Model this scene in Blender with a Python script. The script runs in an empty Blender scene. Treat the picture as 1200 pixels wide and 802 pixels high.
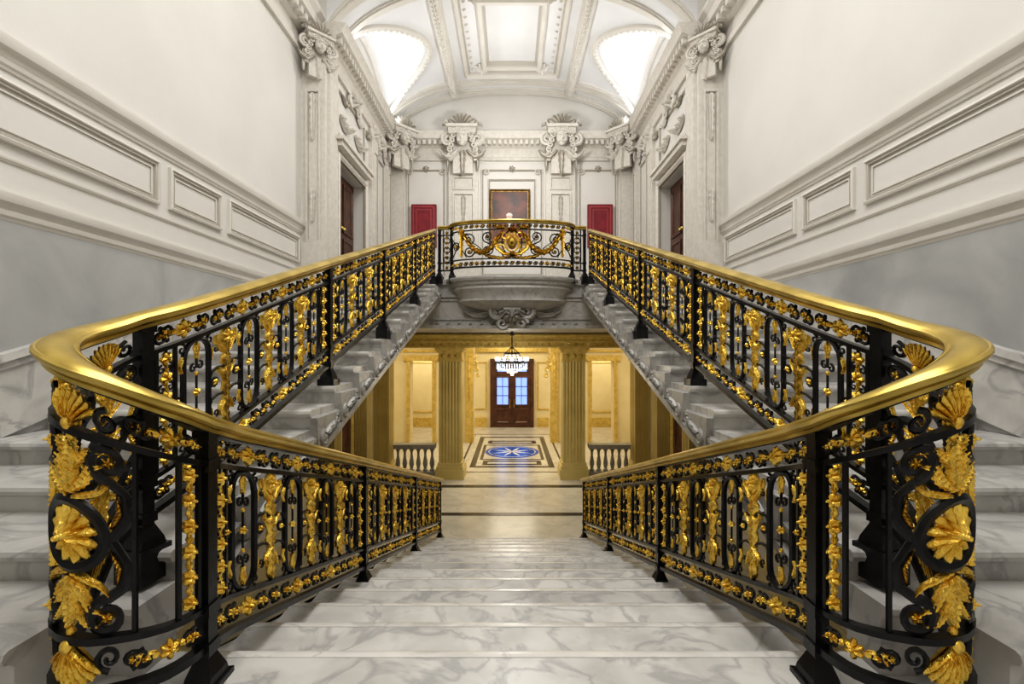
import bpy, bmesh, math, random
from mathutils import Vector
from bisect import bisect_right
random.seed(3)
ZO=2.86
pi=math.pi
# ---------------------------------------------------------------- materials
def mk(name,c1,c2=None,rough=.5,metal=0,scale=5,detail=4,bump=0,bscale=30,emit=None,es=0,coat=0,lo=.35,hi=.65,dist=0,crevice_shade=None):
    m=bpy.data.materials.new(name);m.use_nodes=True;nt=m.node_tree;b=nt.nodes['Principled BSDF']
    b.inputs['Roughness'].default_value=rough;b.inputs['Metallic'].default_value=metal
    b.inputs['Coat Weight'].default_value=coat
    tc=nt.nodes.new('ShaderNodeTexCoord')
    n=nt.nodes.new('ShaderNodeTexNoise');n.inputs['Scale'].default_value=scale;n.inputs['Detail'].default_value=detail
    n.inputs['Distortion'].default_value=dist
    nt.links.new(tc.outputs['Object'],n.inputs['Vector'])
    r=nt.nodes.new('ShaderNodeValToRGB');r.color_ramp.elements[0].position=lo;r.color_ramp.elements[1].position=hi
    c2=c2 or c1
    r.color_ramp.elements[0].color=(*c1,1);r.color_ramp.elements[1].color=(*c2,1)
    nt.links.new(n.outputs['Fac'],r.inputs['Fac'])
    if crevice_shade:  # concave creases darkened in the base colour, painted shade for contrast
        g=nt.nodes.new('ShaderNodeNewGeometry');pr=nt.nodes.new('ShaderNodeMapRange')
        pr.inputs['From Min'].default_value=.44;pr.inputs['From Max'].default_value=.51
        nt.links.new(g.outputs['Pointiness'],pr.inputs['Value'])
        mx=nt.nodes.new('ShaderNodeMix');mx.data_type='RGBA';mx.inputs['A'].default_value=(*crevice_shade,1)
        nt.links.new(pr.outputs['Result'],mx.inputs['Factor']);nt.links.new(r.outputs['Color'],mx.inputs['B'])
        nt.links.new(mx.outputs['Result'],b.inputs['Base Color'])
    else:nt.links.new(r.outputs['Color'],b.inputs['Base Color'])
    if bump:
        n2=nt.nodes.new('ShaderNodeTexNoise');n2.inputs['Scale'].default_value=bscale;n2.inputs['Detail'].default_value=3
        nt.links.new(tc.outputs['Object'],n2.inputs['Vector'])
        bp=nt.nodes.new('ShaderNodeBump');bp.inputs['Strength'].default_value=bump;bp.inputs['Distance'].default_value=.01
        nt.links.new(n2.outputs['Fac'],bp.inputs['Height']);nt.links.new(bp.outputs['Normal'],b.inputs['Normal'])
    if emit:
        b.inputs['Emission Color'].default_value=(*emit,1);b.inputs['Emission Strength'].default_value=es
    return m
def marble(name,base,vein,rough=.25,scale=1.3,w=.035,amt=.5,lo=.86,hi=1.04,cl=.82):
    m=bpy.data.materials.new(name);m.use_nodes=True;nt=m.node_tree;b=nt.nodes['Principled BSDF']
    b.inputs['Roughness'].default_value=rough
    tc=nt.nodes.new('ShaderNodeTexCoord');ge=nt.nodes.new('ShaderNodeNewGeometry')
    sc=nt.nodes.new('ShaderNodeMath');sc.operation='MULTIPLY';sc.inputs[1].default_value=17.3
    nt.links.new(ge.outputs['Random Per Island'],sc.inputs[0])
    mp=nt.nodes.new('ShaderNodeMapping');mp.inputs['Rotation'].default_value=(.3,.2,.6);nt.links.new(tc.outputs['Object'],mp.inputs['Vector'])
    nt.links.new(sc.outputs[0],mp.inputs['Location'])
    def nz(s,d,di):
        n=nt.nodes.new('ShaderNodeTexNoise');n.inputs['Scale'].default_value=s;n.inputs['Detail'].default_value=d;n.inputs['Distortion'].default_value=di
        nt.links.new(mp.outputs['Vector'],n.inputs['Vector']);return n
    a=nz(scale,9,.8)
    r=nt.nodes.new('ShaderNodeValToRGB');e=r.color_ramp.elements
    e[0].position=.5-w;e[0].color=(0,0,0,1);e[1].position=.5+w;e[1].color=(0,0,0,1)
    x=r.color_ramp.elements.new(.5);x.color=(1,1,1,1)
    nt.links.new(a.outputs['Fac'],r.inputs['Fac'])
    c=nz(scale*1.6,8,.5)
    r2=nt.nodes.new('ShaderNodeValToRGB');r2.color_ramp.elements[0].position=.32;r2.color_ramp.elements[1].position=.62
    r2.color_ramp.elements[0].color=(*[k*cl for k in base],1);r2.color_ramp.elements[1].color=(*base,1)
    nt.links.new(c.outputs['Fac'],r2.inputs['Fac'])
    mx=nt.nodes.new('ShaderNodeMix');mx.data_type='RGBA'
    ml=nt.nodes.new('ShaderNodeMath');ml.operation='MULTIPLY';ml.inputs[1].default_value=amt
    nt.links.new(r.outputs['Color'],ml.inputs[0]);nt.links.new(ml.outputs[0],mx.inputs['Factor'])
    nt.links.new(r2.outputs['Color'],mx.inputs['A']);mx.inputs['B'].default_value=(*vein,1)
    hv=nt.nodes.new('ShaderNodeHueSaturation')
    mr=nt.nodes.new('ShaderNodeMapRange');mr.inputs['To Min'].default_value=lo;mr.inputs['To Max'].default_value=hi
    nt.links.new(ge.outputs['Random Per Island'],mr.inputs['Value']);nt.links.new(mr.outputs['Result'],hv.inputs['Value'])
    nt.links.new(mx.outputs['Result'],hv.inputs['Color']);nt.links.new(hv.outputs['Color'],b.inputs['Base Color'])
    return m
MARB=marble('white_marble',(.69,.67,.635),(.28,.28,.285),.30,3.0,.05,.55,.78,1.04,.76)
MARBT=marble('tread_edge_marble',(.78,.76,.72),(.42,.41,.40),.24,3,.04,.5,.90,1.04,.84)
MARBG=marble('grey_marble',(.46,.445,.42),(.20,.20,.205),.4,3.5,.03)
BALM=marble('dark_grey_stone',(.33,.31,.27),(.18,.17,.16),.4,3.5,.03)
FLOORM=marble('floor_marble',(.60,.565,.48),(.40,.37,.32),.2,1.8,.02)
WALL=mk('cream_paint',(.70,.68,.64),(.74,.72,.68),.55,scale=1.2,bump=.06,bscale=40)
TRIM=mk('trim_paint',(.70,.665,.61),(.74,.71,.66),.5,scale=3,bump=.08,bscale=60,crevice_shade=(.50,.465,.41))
STUC=mk('stucco_plaster',(.64,.60,.54),(.71,.675,.62),.6,scale=14,bump=.3,bscale=60,crevice_shade=(.34,.305,.25))
GREY=mk('grey_plaster',(.34,.345,.34),(.53,.53,.52),.5,scale=1.6,detail=9,bump=.05,lo=.3,hi=.7,dist=.6)
VAULT=mk('vault_plaster',(.78,.78,.785),(.82,.82,.825),.6,scale=2)
YEL=mk('ochre_paint',(.52,.40,.14),(.62,.50,.20),.5,scale=2)
YELL=mk('pale_yellow_paint',(.70,.60,.34),(.76,.66,.41),.5,scale=2)
YG=mk('ochre_gilding',(.54,.38,.09),(.70,.53,.17),.38,.3,scale=10,bump=.3)
IRON=mk('black_iron',(.005,.005,.006),(.012,.012,.013),.30,.3,scale=20,bump=.12,bscale=80)
GOLD=mk('gilt_metal',(.74,.44,.05),(1.0,.72,.15),.25,.8,scale=25,bump=.5,bscale=90,crevice_shade=(.09,.045,.008))
BRASS=mk('brass_handrail',(.42,.30,.065),(.68,.51,.15),.31,.78,scale=5,detail=9)
WOOD=mk('dark_wood',(.05,.018,.008),(.11,.04,.02),.35,scale=6)
RED=mk('red_lacquer',(.17,.006,.015),(.26,.012,.025),.4,scale=8)
BLACKST=mk('black_marble',(.012,.013,.018),(.03,.03,.035),.2,scale=4)
BLUE=mk('blue_mosaic',(.01,.06,.36),(.02,.10,.5),.2,scale=30)
WHITEM=mk('white_mosaic',(.75,.74,.70),(.8,.79,.75),.2,scale=30)
GLOW=mk('window_glass',(.2,.3,.6),emit=(.22,.36,1.0),es=1.1,rough=.1)
BULB=mk('lit_bulb',(1,1,1),emit=(.9,.95,1),es=14)
CRYS=mk('crystal',(.75,.8,.9),(.95,.97,1),.08,0,emit=(.7,.8,1),es=.7)
BRONZE=mk('dark_bronze',(.03,.022,.015),(.06,.045,.03),.35,.8)
CANV=mk('painting_canvas',(.035,.012,.008),(.17,.045,.02),.45,scale=3)
ROBE=mk('painted_robe',(.33,.02,.012),(.20,.01,.01),.45,scale=8)
SKIN=mk('painted_skin',(.62,.40,.28),rough=.45)
WHT=mk('painted_white',(.65,.62,.56),rough=.45)
FRAMEG=mk('old_gilding',(.16,.09,.03),(.34,.21,.07),.45,.6,scale=20)
FILLP=mk('fill_panel_glow',(.9,.92,.95),emit=(.93,.96,1),es=1.0)  # glow for the added overhead panel
# ---------------------------------------------------------------- mesh builder
IDM=lambda u,v,w:(u,v,w)
def plane(o,U,V,N):
    o=Vector(o);U=Vector(U);V=Vector(V);N=Vector(N)
    return lambda u,v,w: o+U*u+V*v+N*w
class MB:
    def __init__(s): s.v=[];s.f=[]
    def add(s,vs,fs):
        o=len(s.v);s.v.extend([tuple(p) for p in vs]);s.f.extend([[i+o for i in f] for f in fs])
    def box(s,x0,x1,y0,y1,z0,z1,M=IDM):
        P=[M(x,y,z) for x in(x0,x1) for y in(y0,y1) for z in(z0,z1)]
        s.add(P,[(0,1,3,2),(4,6,7,5),(0,4,5,1),(2,3,7,6),(0,2,6,4),(1,5,7,3)])
    def prism(s,poly,a,b,M):
        n=len(poly);P=[M(p,q,a) for p,q in poly]+[M(p,q,b) for p,q in poly]
        s.add(P,[list(range(n)),list(range(2*n-1,n-1,-1))]+[(i,(i+1)%n,n+(i+1)%n,n+i) for i in range(n)])
    def frame(s,M,u0,u1,v0,v1,prof):
        P=[];n=len(prof)
        for a,h in prof:
            for (u,v) in((u0+a,v0+a),(u1-a,v0+a),(u1-a,v1-a),(u0+a,v1-a)):P.append(M(u,v,h))
        F=[]
        for i in range(n-1):
            for j in range(4):
                F.append((i*4+j,i*4+(j+1)%4,i*4+4+(j+1)%4,i*4+4+j))
        s.add(P,F)
    def tube(s,M,pts,r,n=6,closed=False,fw=1):
        pts=[Vector((p[0],p[1],p[2] if len(p)>2 else 0)) for p in pts];N=len(pts)
        P=[];rr=r if isinstance(r,(list,tuple)) else [r]*N
        for i in range(N):
            a=pts[i-1] if (i>0 or closed) else pts[0];b=pts[(i+1)%N] if (i<N-1 or closed) else pts[-1]
            t=(b-a)
            if t.length<1e-9:t=Vector((1,0,0))
            t.normalize();ref=Vector((0,0,1)) if abs(t.z)<.95 else Vector((1,0,0))
            n1=t.cross(ref).normalized();n2=n1.cross(t)
            for k in range(n):
                g=2*pi*(k+.5)/n;q=pts[i]+n1*(rr[i]*math.cos(g))+n2*(rr[i]*fw*math.sin(g));P.append(M(q.x,q.y,q.z))
        F=[]
        for i in range(N if closed else N-1):
            j=(i+1)%N
            for k in range(n):F.append((i*n+k,i*n+(k+1)%n,j*n+(k+1)%n,j*n+k))
        if not closed:F.append(list(range(n-1,-1,-1)));F.append([(N-1)*n+k for k in range(n)])
        s.add(P,F)
    def ring(s,M,u,v,r,t,n=14,k=5,ry=None,w=0):
        ry=ry or r
        s.tube(M,[(u+r*math.cos(2*pi*i/n),v+ry*math.sin(2*pi*i/n),w) for i in range(n)],t,k,True)
    def lens(s,M,c,out,h,g=None,both=True,w0=0,rings=(1,.8,.45)):
        n=len(out)
        for sg in ((1,-1) if both else (1,)):
            P=[];F=[]
            for f in rings:
                for i,(u,v) in enumerate(out):
                    gg=g[i] if g else 1
                    P.append(M(c[0]+(u)*f,c[1]+(v)*f,sg*(w0+h*math.sqrt(max(0,1-f*f))*gg)))
            P.append(M(c[0],c[1],sg*(w0+h*.75)))
            for a in range(len(rings)-1):
                for i in range(n):F.append((a*n+i,a*n+(i+1)%n,a*n+n+(i+1)%n,a*n+n+i))
            a=len(rings)-1
            for i in range(n):F.append((a*n+i,a*n+(i+1)%n,len(P)-1))
            s.add(P,F)
    def rosette(s,M,u,v,R,n=6,h=None,both=True,w0=0):
        h=h or R*.45;N=n*4;out=[];g=[]
        for i in range(N):
            a=2*pi*i/N;k=abs(math.sin(n*a/2));r=R*(.62+.38*k);out.append((r*math.cos(a),r*math.sin(a)));g.append(.25+.75*k)
        s.lens(M,(u,v),out,h,g,both,w0)
        s.lens(M,(u,v),[(R*.28*math.cos(2*pi*i/8),R*.28*math.sin(2*pi*i/8)) for i in range(8)],h*1.6,None,both,w0)
    def ball(s,M,u,v,w,r,rz=None,n=8):
        rz=rz or r;P=[];F=[];m=n//2+1
        for i in range(m+1):
            a=pi*i/m
            for j in range(n):
                b=2*pi*j/n;P.append(M(u+r*math.sin(a)*math.cos(b),v+rz*math.cos(a),w+r*math.sin(a)*math.sin(b)))
        for i in range(m):
            for j in range(n):F.append((i*n+j,i*n+(j+1)%n,i*n+n+(j+1)%n,i*n+n+j))
        s.add(P,F)
    def ribbon(s,M,pts,wd,h,both=True,w0=0,serr=0):
        N=len(pts);cols=(-1,-.55,0,.55,1)
        for sg in ((1,-1) if both else (1,)):
            P=[];F=[]
            for i,p in enumerate(pts):
                a=pts[max(0,i-1)];b=pts[min(N-1,i+1)];tx=b[0]-a[0];ty=b[1]-a[1];L=math.hypot(tx,ty) or 1
                nx,ny=-ty/L,tx/L;sr=1-(serr if i%2 else 0)
                for c in cols:
                    w=h*((1-c*c)**.5 if abs(c)<1 else 0)*(1 if i%2 else .6)*(.55 if c==0 else 1)
                    P.append(M(p[0]+nx*c*wd[i]*sr,p[1]+ny*c*wd[i]*sr,w0+sg*w))
            for i in range(N-1):
                for j in range(4):F.append((i*5+j,i*5+j+1,i*5+6+j,i*5+5+j))
            s.add(P,F)
    def scroll(s,M,u,v,R,a0,turns,t,n=18,w=0,k=5):
        p=[];rr=[]
        for i in range(n+1):
            q=i/n;a=a0+turns*2*pi*q;r=R*(1-.8*q);p.append((u+r*math.cos(a),v+r*math.sin(a),w));rr.append(t*(1-.35*q))
        s.tube(M,p,rr,k);return p[0]
    def shell(s,M,u,v,R,up=1,h=.02,n=7,both=True,w0=0,spread=1.9):
        N=n*4;
        for sg in ((1,-1) if both else (1,)):
            P=[];F=[];fr=(0.08,.35,.7,.92,1)
            for f in fr:
                for i in range(N+1):
                    q=i/N;a=(q-.5)*spread;k=abs(math.sin(n*pi*q));r=R*(f if f<.9 else f*(.86+.14*k))
                    P.append(M(u+r*math.sin(a),v+up*r*math.cos(a),w0+sg*h*math.sin(pi*min(f,.99)*.85+.1)*(.2+.8*k)))
            for a in range(len(fr)-1):
                for i in range(N):F.append((a*(N+1)+i,a*(N+1)+i+1,(a+1)*(N+1)+i+1,(a+1)*(N+1)+i))
            s.add(P,F)
    def obj(s,name,mat,parent=None,smooth=True,ang=.6):
        me=bpy.data.meshes.new(name);me.from_pydata(s.v,[],s.f);me.update()
        bm=bmesh.new();bm.from_mesh(me);bmesh.ops.recalc_face_normals(bm,faces=bm.faces);bm.to_mesh(me);bm.free()
        if smooth:
            me.polygons.foreach_set('use_smooth',[True]*len(me.polygons))
            me.set_sharp_from_angle(angle=ang)
        me.materials.append(mat)
        o=bpy.data.objects.new(name,me);bpy.context.scene.collection.objects.link(o)
        if parent:o.parent=parent
        return o
def empty(name):
    e=bpy.data.objects.new(name,None);bpy.context.scene.collection.objects.link(e);return e
def mirror_of(e,name):
    m=empty(name);m.scale=(-1,1,1)
    for c in list(e.children):
        d=bpy.data.objects.new(c.name,c.data);bpy.context.scene.collection.objects.link(d);d.parent=m
    return m
# ---------------------------------------------------------------- constants
R_=.13;T=.4075;Y0=1.81;ZL=-1.17;ZG=-2.86;ZU=1.30;XW=3.1;XH=2.75;YU=8.29
S=R_/T
# ---------------------------------------------------------------- railing
class Path:
    def __init__(s,ctrl,h=.94):
        s.h=h;s.p=ctrl;s.u=[0]
        for a,b in zip(ctrl,ctrl[1:]):s.u.append(s.u[-1]+math.hypot(b[0]-a[0],b[1]-a[1]))
        s.t=[]
        n=len(ctrl)
        for i in range(n):
            a=ctrl[max(0,i-1)];b=ctrl[min(n-1,i+1)];d=math.hypot(b[0]-a[0],b[1]-a[1]);s.t.append(((b[0]-a[0])/d,(b[1]-a[1])/d))
        s.L=s.u[-1]
    def __call__(s,u,v,w):
        i=min(max(bisect_right(s.u,u)-1,0),len(s.p)-2);q=(u-s.u[i])/(s.u[i+1]-s.u[i])
        a,b=s.p[i],s.p[i+1];ta,tb=s.t[i],s.t[i+1];qq=min(max(q,0),1)
        tx=ta[0]+(tb[0]-ta[0])*qq;ty=ta[1]+(tb[1]-ta[1])*qq
        zt=a[2]+(b[2]-a[2])*q;zb=a[3]+(b[3]-a[3])*q
        z=zb+v*(zt-zb)/s.h if v<.84 else zt-(s.h-v)-(.10*((zt-zb)/s.h-1))*max(0,(.875-v)/.035)
        return (a[0]+(b[0]-a[0])*q+ty*w,a[1]+(b[1]-a[1])*q-tx*w,z)
def catmull(P,n=8):
    o=[]
    for i in range(1,len(P)-2):
        p0,p1,p2,p3=P[i-1:i+3]
        for k in range(n):
            t=k/n
            o.append(tuple(.5*((2*p1[j])+(-p0[j]+p2[j])*t+(2*p0[j]-5*p1[j]+4*p2[j]-p3[j])*t*t+(-p0[j]+3*p1[j]-3*p2[j]+p3[j])*t**3) for j in range(2)))
    o.append(tuple(P[-2][:2]));return o
def bar(mb,M,u0,u1,v,hw,hv,step=.045):
    n=max(1,int(abs(u1-u0)/step));P=[];F=[]
    for i in range(n+1):
        u=u0+(u1-u0)*i/n
        for w,dv in((-hw,-hv),(hw,-hv),(hw,hv),(-hw,hv)):P.append(M(u,v+dv,w))
    for i in range(n):
        for j in range(4):F.append((i*4+j,i*4+(j+1)%4,i*4+4+(j+1)%4,i*4+4+j))
    F+= [(0,1,2,3),(n*4+3,n*4+2,n*4+1,n*4)];mb.add(P,F)
def handrail(mb,M,u0,u1,v,step=.03):
    prof=[(-.030,-.052),(-.032,-.040),(-.028,-.036),(-.046,-.028),(-.054,-.016),(-.054,-.008),(-.047,-.001),(-.042,-.002),(-.034,.006),(-.018,.012),(0,.014),(.018,.012),(.034,.006),(.042,-.002),(.047,-.001),(.054,-.008),(.054,-.016),(.046,-.028),(.028,-.036),(.032,-.040),(.030,-.052)]
    n=max(1,int(abs(u1-u0)/step));P=[];F=[];m=len(prof)
    for i in range(n+1):
        u=u0+(u1-u0)*i/n
        for w,dv in prof:P.append(M(u,v-.014+dv,w))
    for i in range(n):
        for j in range(m):F.append((i*m+j,i*m+(j+1)%m,(i+1)*m+(j+1)%m,(i+1)*m+j))
    F+=[list(range(m)),[n*m+k for k in range(m-1,-1,-1)]];mb.add(P,F)
VB,VL,VT,VR=.13,.265,.765,.875
def post(bk,gd,M,u,foot=-.01):
    def sq(r,v0,v1,r2=None):
        r2=r if r2 is None else r2
        P=[M(u+a*r,v0,b*r) for a,b in((-1,-1),(1,-1),(1,1),(-1,1))]+[M(u+a*r2,v1,b*r2) for a,b in((-1,-1),(1,-1),(1,1),(-1,1))]
        z1=sum(p[2] for p in P[4:])/4;zz=sum(p[2] for p in P[:4])/4
        P=[(p[0],p[1],zz) for p in P[:4]]+[(p[0],p[1],z1) for p in P[4:]]
        bk.add(P,[(0,1,2,3),(7,6,5,4)]+[(i,(i+1)%4,4+(i+1)%4,4+i) for i in range(4)])
    sq(.062,foot-.1,foot+.03);sq(.05,foot+.03,foot+.055,.045);sq(.045,foot+.055,foot+.11,.024);sq(.024,.1,VR)
    sq(.031,VL-.02,VL+.02);sq(.031,VT-.02,VT+.02);sq(.031,VB-.02,VB+.02);sq(.03,VR-.02,VR+.02)
def pendant(gd,M,u,vt,vb,W,h):
    n=30;pts=[];wd=[]
    for i in range(n+1):
        t=i/n;pts.append((u,vt+(vb-vt)*t))
        if t<.2: e=W*(.35+.5*math.sin(t/.2*pi))
        elif t<.26:e=W*.25
        else:
            q=((t-.26)/.74*5)%1;e=W*(.85-.45*(t-.26)/.74)*(.22+.78*math.sin(pi*min(1,q*1.05))**.8)
        wd.append(max(e,.003))
    gd.ribbon(M,pts,wd,h,serr=.2)
    gd.rosette(M,u,vt-.045,W*.62,6,h*1.5)
    for sg in(-1,1):
        gd.ribbon(M,[(u,vt-.125),(u+sg*W*.4,vt-.11),(u+sg*W*.85,vt-.085),(u+sg*W*1.2,vt-.05),(u+sg*W*1.25,vt-.025)],[.004,.012,.014,.010,.002],h*.8)
        gd.ribbon(M,[(u,vb+.13),(u+sg*W*.4,vb+.115),(u+sg*W*.75,vb+.085),(u+sg*W*.8,vb+.06)],[.003,.010,.010,.002],h*.8)
        gd.ribbon(M,[(u,vt-.24),(u+sg*W*.5,vt-.22),(u+sg*W*.9,vt-.20),(u+sg*W*.95,vt-.18)],[.003,.010,.009,.002],h*.8)
def loop(bk,M,u,v0,v1,hw,t):
    p=[];n=7
    for i in range(n+1):a=pi*i/n;p.append((u+hw*math.cos(a),v1-hw+hw*math.sin(a)))
    for i in range(n+1):a=pi+pi*i/n;p.append((u+hw*math.cos(a),v0+hw+hw*math.sin(a)))
    bk.tube(M,p,t,6,True,fw=1.3)
def frieze(bk,gd,M,u0,u1,v0,v1,cell=.105):
    n=max(1,round((u1-u0)/cell));c=(u1-u0)/n;vm=(v0+v1)/2;r=min((v1-v0)/2-.012,c*.40)
    for i in range(n):
        u=u0+c*(i+.5)
        if i%4==1 or n==1:
            gd.rosette(M,u,vm,r*1.05,6,.02)
            for d in(-1,1):gd.ribbon(M,[(u+d*(r*.9+.010*k),vm) for k in range(5)],[.004,.017,.014,.017,.003],.012,serr=.2)
        else:
            bk.scroll(M,u-c*.16,vm-r*.12,r*.88,pi/2,-1.4,.009,14)
            bk.scroll(M,u+c*.22,vm+r*.12,r*.82,-pi/2,-1.4,.009,14)
            bk.tube(M,[(u-c*.16,vm+r*.65),(u,vm+r*.1),(u+c*.22,vm-r*.6)],.008,5)
            gd.rosette(M,u-c*.16,vm-r*.1,r*.36,5,.016);gd.rosette(M,u+c*.22,vm+r*.1,r*.36,5,.016)
            gd.ribbon(M,[(u-c*.1,vm+r*.5),(u+c*.04,vm+r*.35),(u+c*.02,vm),(u+c*.12,vm-r*.45)],[.003,.012,.010,.003],.014)
def bay(bk,gd,M,u0,u1):
    W=u1-u0;n=max(2,round((W-.24)/.385));vm=(VL+VT)/2
    frieze(bk,gd,M,u0+.03,u1-.03,VL-.135,VL);frieze(bk,gd,M,u0+.03,u1-.03,VT,VR)
    for u in(u0+.095,u1-.095):
        for d in(-.045,.045):bk.tube(M,[(u+d,VL),(u+d,VT)],.0095,4)
        for k in range(6):
            v=VL+.045+k*(VT-VL-.09)/5
            gd.rosette(M,u,v,.031,5,.018)
            if k<5:
                for sg in(-1,1):
                    bk.scroll(M,u+sg*.020,v+.041,.019,pi/2,-sg*1.1,.0055,8,k=4)
                gd.ribbon(M,[(u,v+.025),(u,v+.035),(u,v+.045),(u,v+.058)],[.003,.012,.009,.003],.010)
        bk.tube(M,[(u,VL),(u,VT)],.006,4)
    a=u0+.16;b=u1-.16;m=2*n-1;c=(b-a)/m
    for i in range(m):
        u=a+c*(i+.5)
        if i%2==0:
            loop(bk,M,u,VL+.012,VT-.012,c*.38,.0115)
            for s_,vv in((-1,VT-.012),(1,VL+.012)):
                bk.tube(M,[(u,vv),(u,vv+s_*.13)],.006,4)
                for sg in(-1,1):
                    bk.scroll(M,u+sg*.020,vv+s_*.125,.020,(-pi/2 if s_<0 else pi/2)+pi,sg*s_*1.0,.006,8,k=4)
                gd.ribbon(M,[(u,vv+s_*.015),(u,vv+s_*.04),(u,vv+s_*.065),(u,vv+s_*.09)],[.004,.019,.013,.003],.014)
                gd.ball(M,u,vv+s_*.155,0,.010)
                for sg in(-1,1):
                    bk.scroll(M,u+sg*c*.42,vv+s_*.024,.024,(pi/2 if s_<0 else -pi/2),sg*1.1*(1 if s_<0 else -1),.0065,8,k=4)
                    bk.scroll(M,u+sg*c*.64,vv+s_*.085,.020,(pi/2 if s_<0 else -pi/2),-sg*1.1*(1 if s_<0 else -1),.0055,8,k=4)
                    gd.ribbon(M,[(u+sg*c*.36,vv+s_*.05),(u+sg*c*.46,vv+s_*.075),(u+sg*c*.48,vv+s_*.10),(u+sg*c*.44,vv+s_*.125)],[.003,.009,.008,.002],.012)
            # slim spindle through the loop with a gilt knop
            bk.tube(M,[(u,VL+.17),(u,VT-.17)],.005,4)
            gd.rosette(M,u,vm,.020,5,.014)
            for sg in(-1,1):
                bk.ring(M,u+sg*c*.58,vm,.021,.006,8,4);gd.rosette(M,u+sg*c*.58,vm,.017,4,.014)
        else:
            bk.tube(M,[(u,VL),(u,VT)],.009,5)
            pendant(gd,M,u,VT-.008,VL+.015,c*.30,.021)
            for v in(VL+.17,VT-.2):
                for d in(-1,1):
                    bk.tube(M,[(u+d*.01,v),(u+d*c*.3,v+.012),(u+d*c*.62,v)],.0075,4)
                    bk.ball(M,u+d*c*.60,v,0,.015,.021,6)
def build_railing(M,posts,bays,u0,u1,name,ringfn=None):
    e=empty(name);bk=MB();gd=MB();br=MB()
    handrail(br,M,u0,u1,M.h)
    bar(bk,M,u0,u1,VR+.003,.022,.008);bar(bk,M,u0,u1,VT,.016,.009);bar(bk,M,u0,u1,VL,.016,.009);bar(bk,M,u0,u1,VL-.135,.019,.012)
    for p in posts:post(bk,gd,M,p)
    for a,b in bays:bay(bk,gd,M,a,b)
    if ringfn:ringfn(bk,gd,M)
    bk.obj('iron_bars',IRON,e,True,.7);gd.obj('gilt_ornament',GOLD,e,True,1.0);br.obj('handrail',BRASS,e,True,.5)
    return e
lowZ=lambda y:.287-S*y
upZ=lambda y:-.407+S*y
C=[(1.10,2.3),(1.10,2.0),(1.10,1.78),(1.075,1.60),(1.10,1.44),(1.23,1.335),(1.37,1.365),(1.45,1.50),(1.46,1.67),(1.425,1.88),(1.41,2.15),(1.41,2.4)]
cm=catmull(C,12)
pl=[(1.10,6.98-i*(6.98-2.0)/40) for i in range(40)]+cm+[(1.41,2.15+i*(8.22-2.15)/45) for i in range(1,46)]
iA=min(range(40,40+len(cm)),key=lambda i:abs(pl[i][1]-1.60)+(9 if pl[i][0]>1.2 else 0))
iB=min(range(40,40+len(cm)),key=lambda i:abs(pl[i][1]-1.75)+(9 if pl[i][0]<1.2 else 0))
cum=[0]
for a,b in zip(pl,pl[1:]):cum.append(cum[-1]+math.hypot(b[0]-a[0],b[1]-a[1]))
zA=lowZ(pl[iA][1]);zB=upZ(pl[iB][1])
full=[]
for i,(x,y) in enumerate(pl):
    f=(cum[i]-cum[iA])/(cum[iB]-cum[iA])
    if i<=iA:z=lowZ(y);b=z-.94
    elif i>=iB:z=upZ(y);b=z-.94
    else:
        z=zA+(zB-zA)*(f+.13*math.sin(pi*f)**2)
        g=max(0,(f-.66)/.34);g=g*g*(3-2*g);bA=zA-.94;b=bA+(zB-.94-bA)*g
    full.append((x,y,z,b))
RP=Path(full)
uA=cum[iA];uB=cum[iB]
iM=min(range(iA,iB),key=lambda i:abs(pl[i][0]-1.285)+(9 if pl[i][1]>1.5 else 0));uM=cum[iM]
def uy(y,upper):
    if upper:return min((abs(p[1]-y),c) for p,c in zip(pl,cum) if p[0]>1.3 and c>uB-.3)[1]
    return 6.98-y
def acanthus(gd,M,pts,W,h=.03,serr=.22):
    q=[];n=16
    for i in range(n+1):
        t=i/n*(len(pts)-1);k=min(int(t),len(pts)-2);f=t-k
        q.append((pts[k][0]*(1-f)+pts[k+1][0]*f,pts[k][1]*(1-f)+pts[k+1][1]*f))
    gd.ribbon(M,q,[max(.003,W*math.sin(pi*(.12+.86*i/n))**.8) for i in range(n+1)],h,serr=serr)
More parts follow.
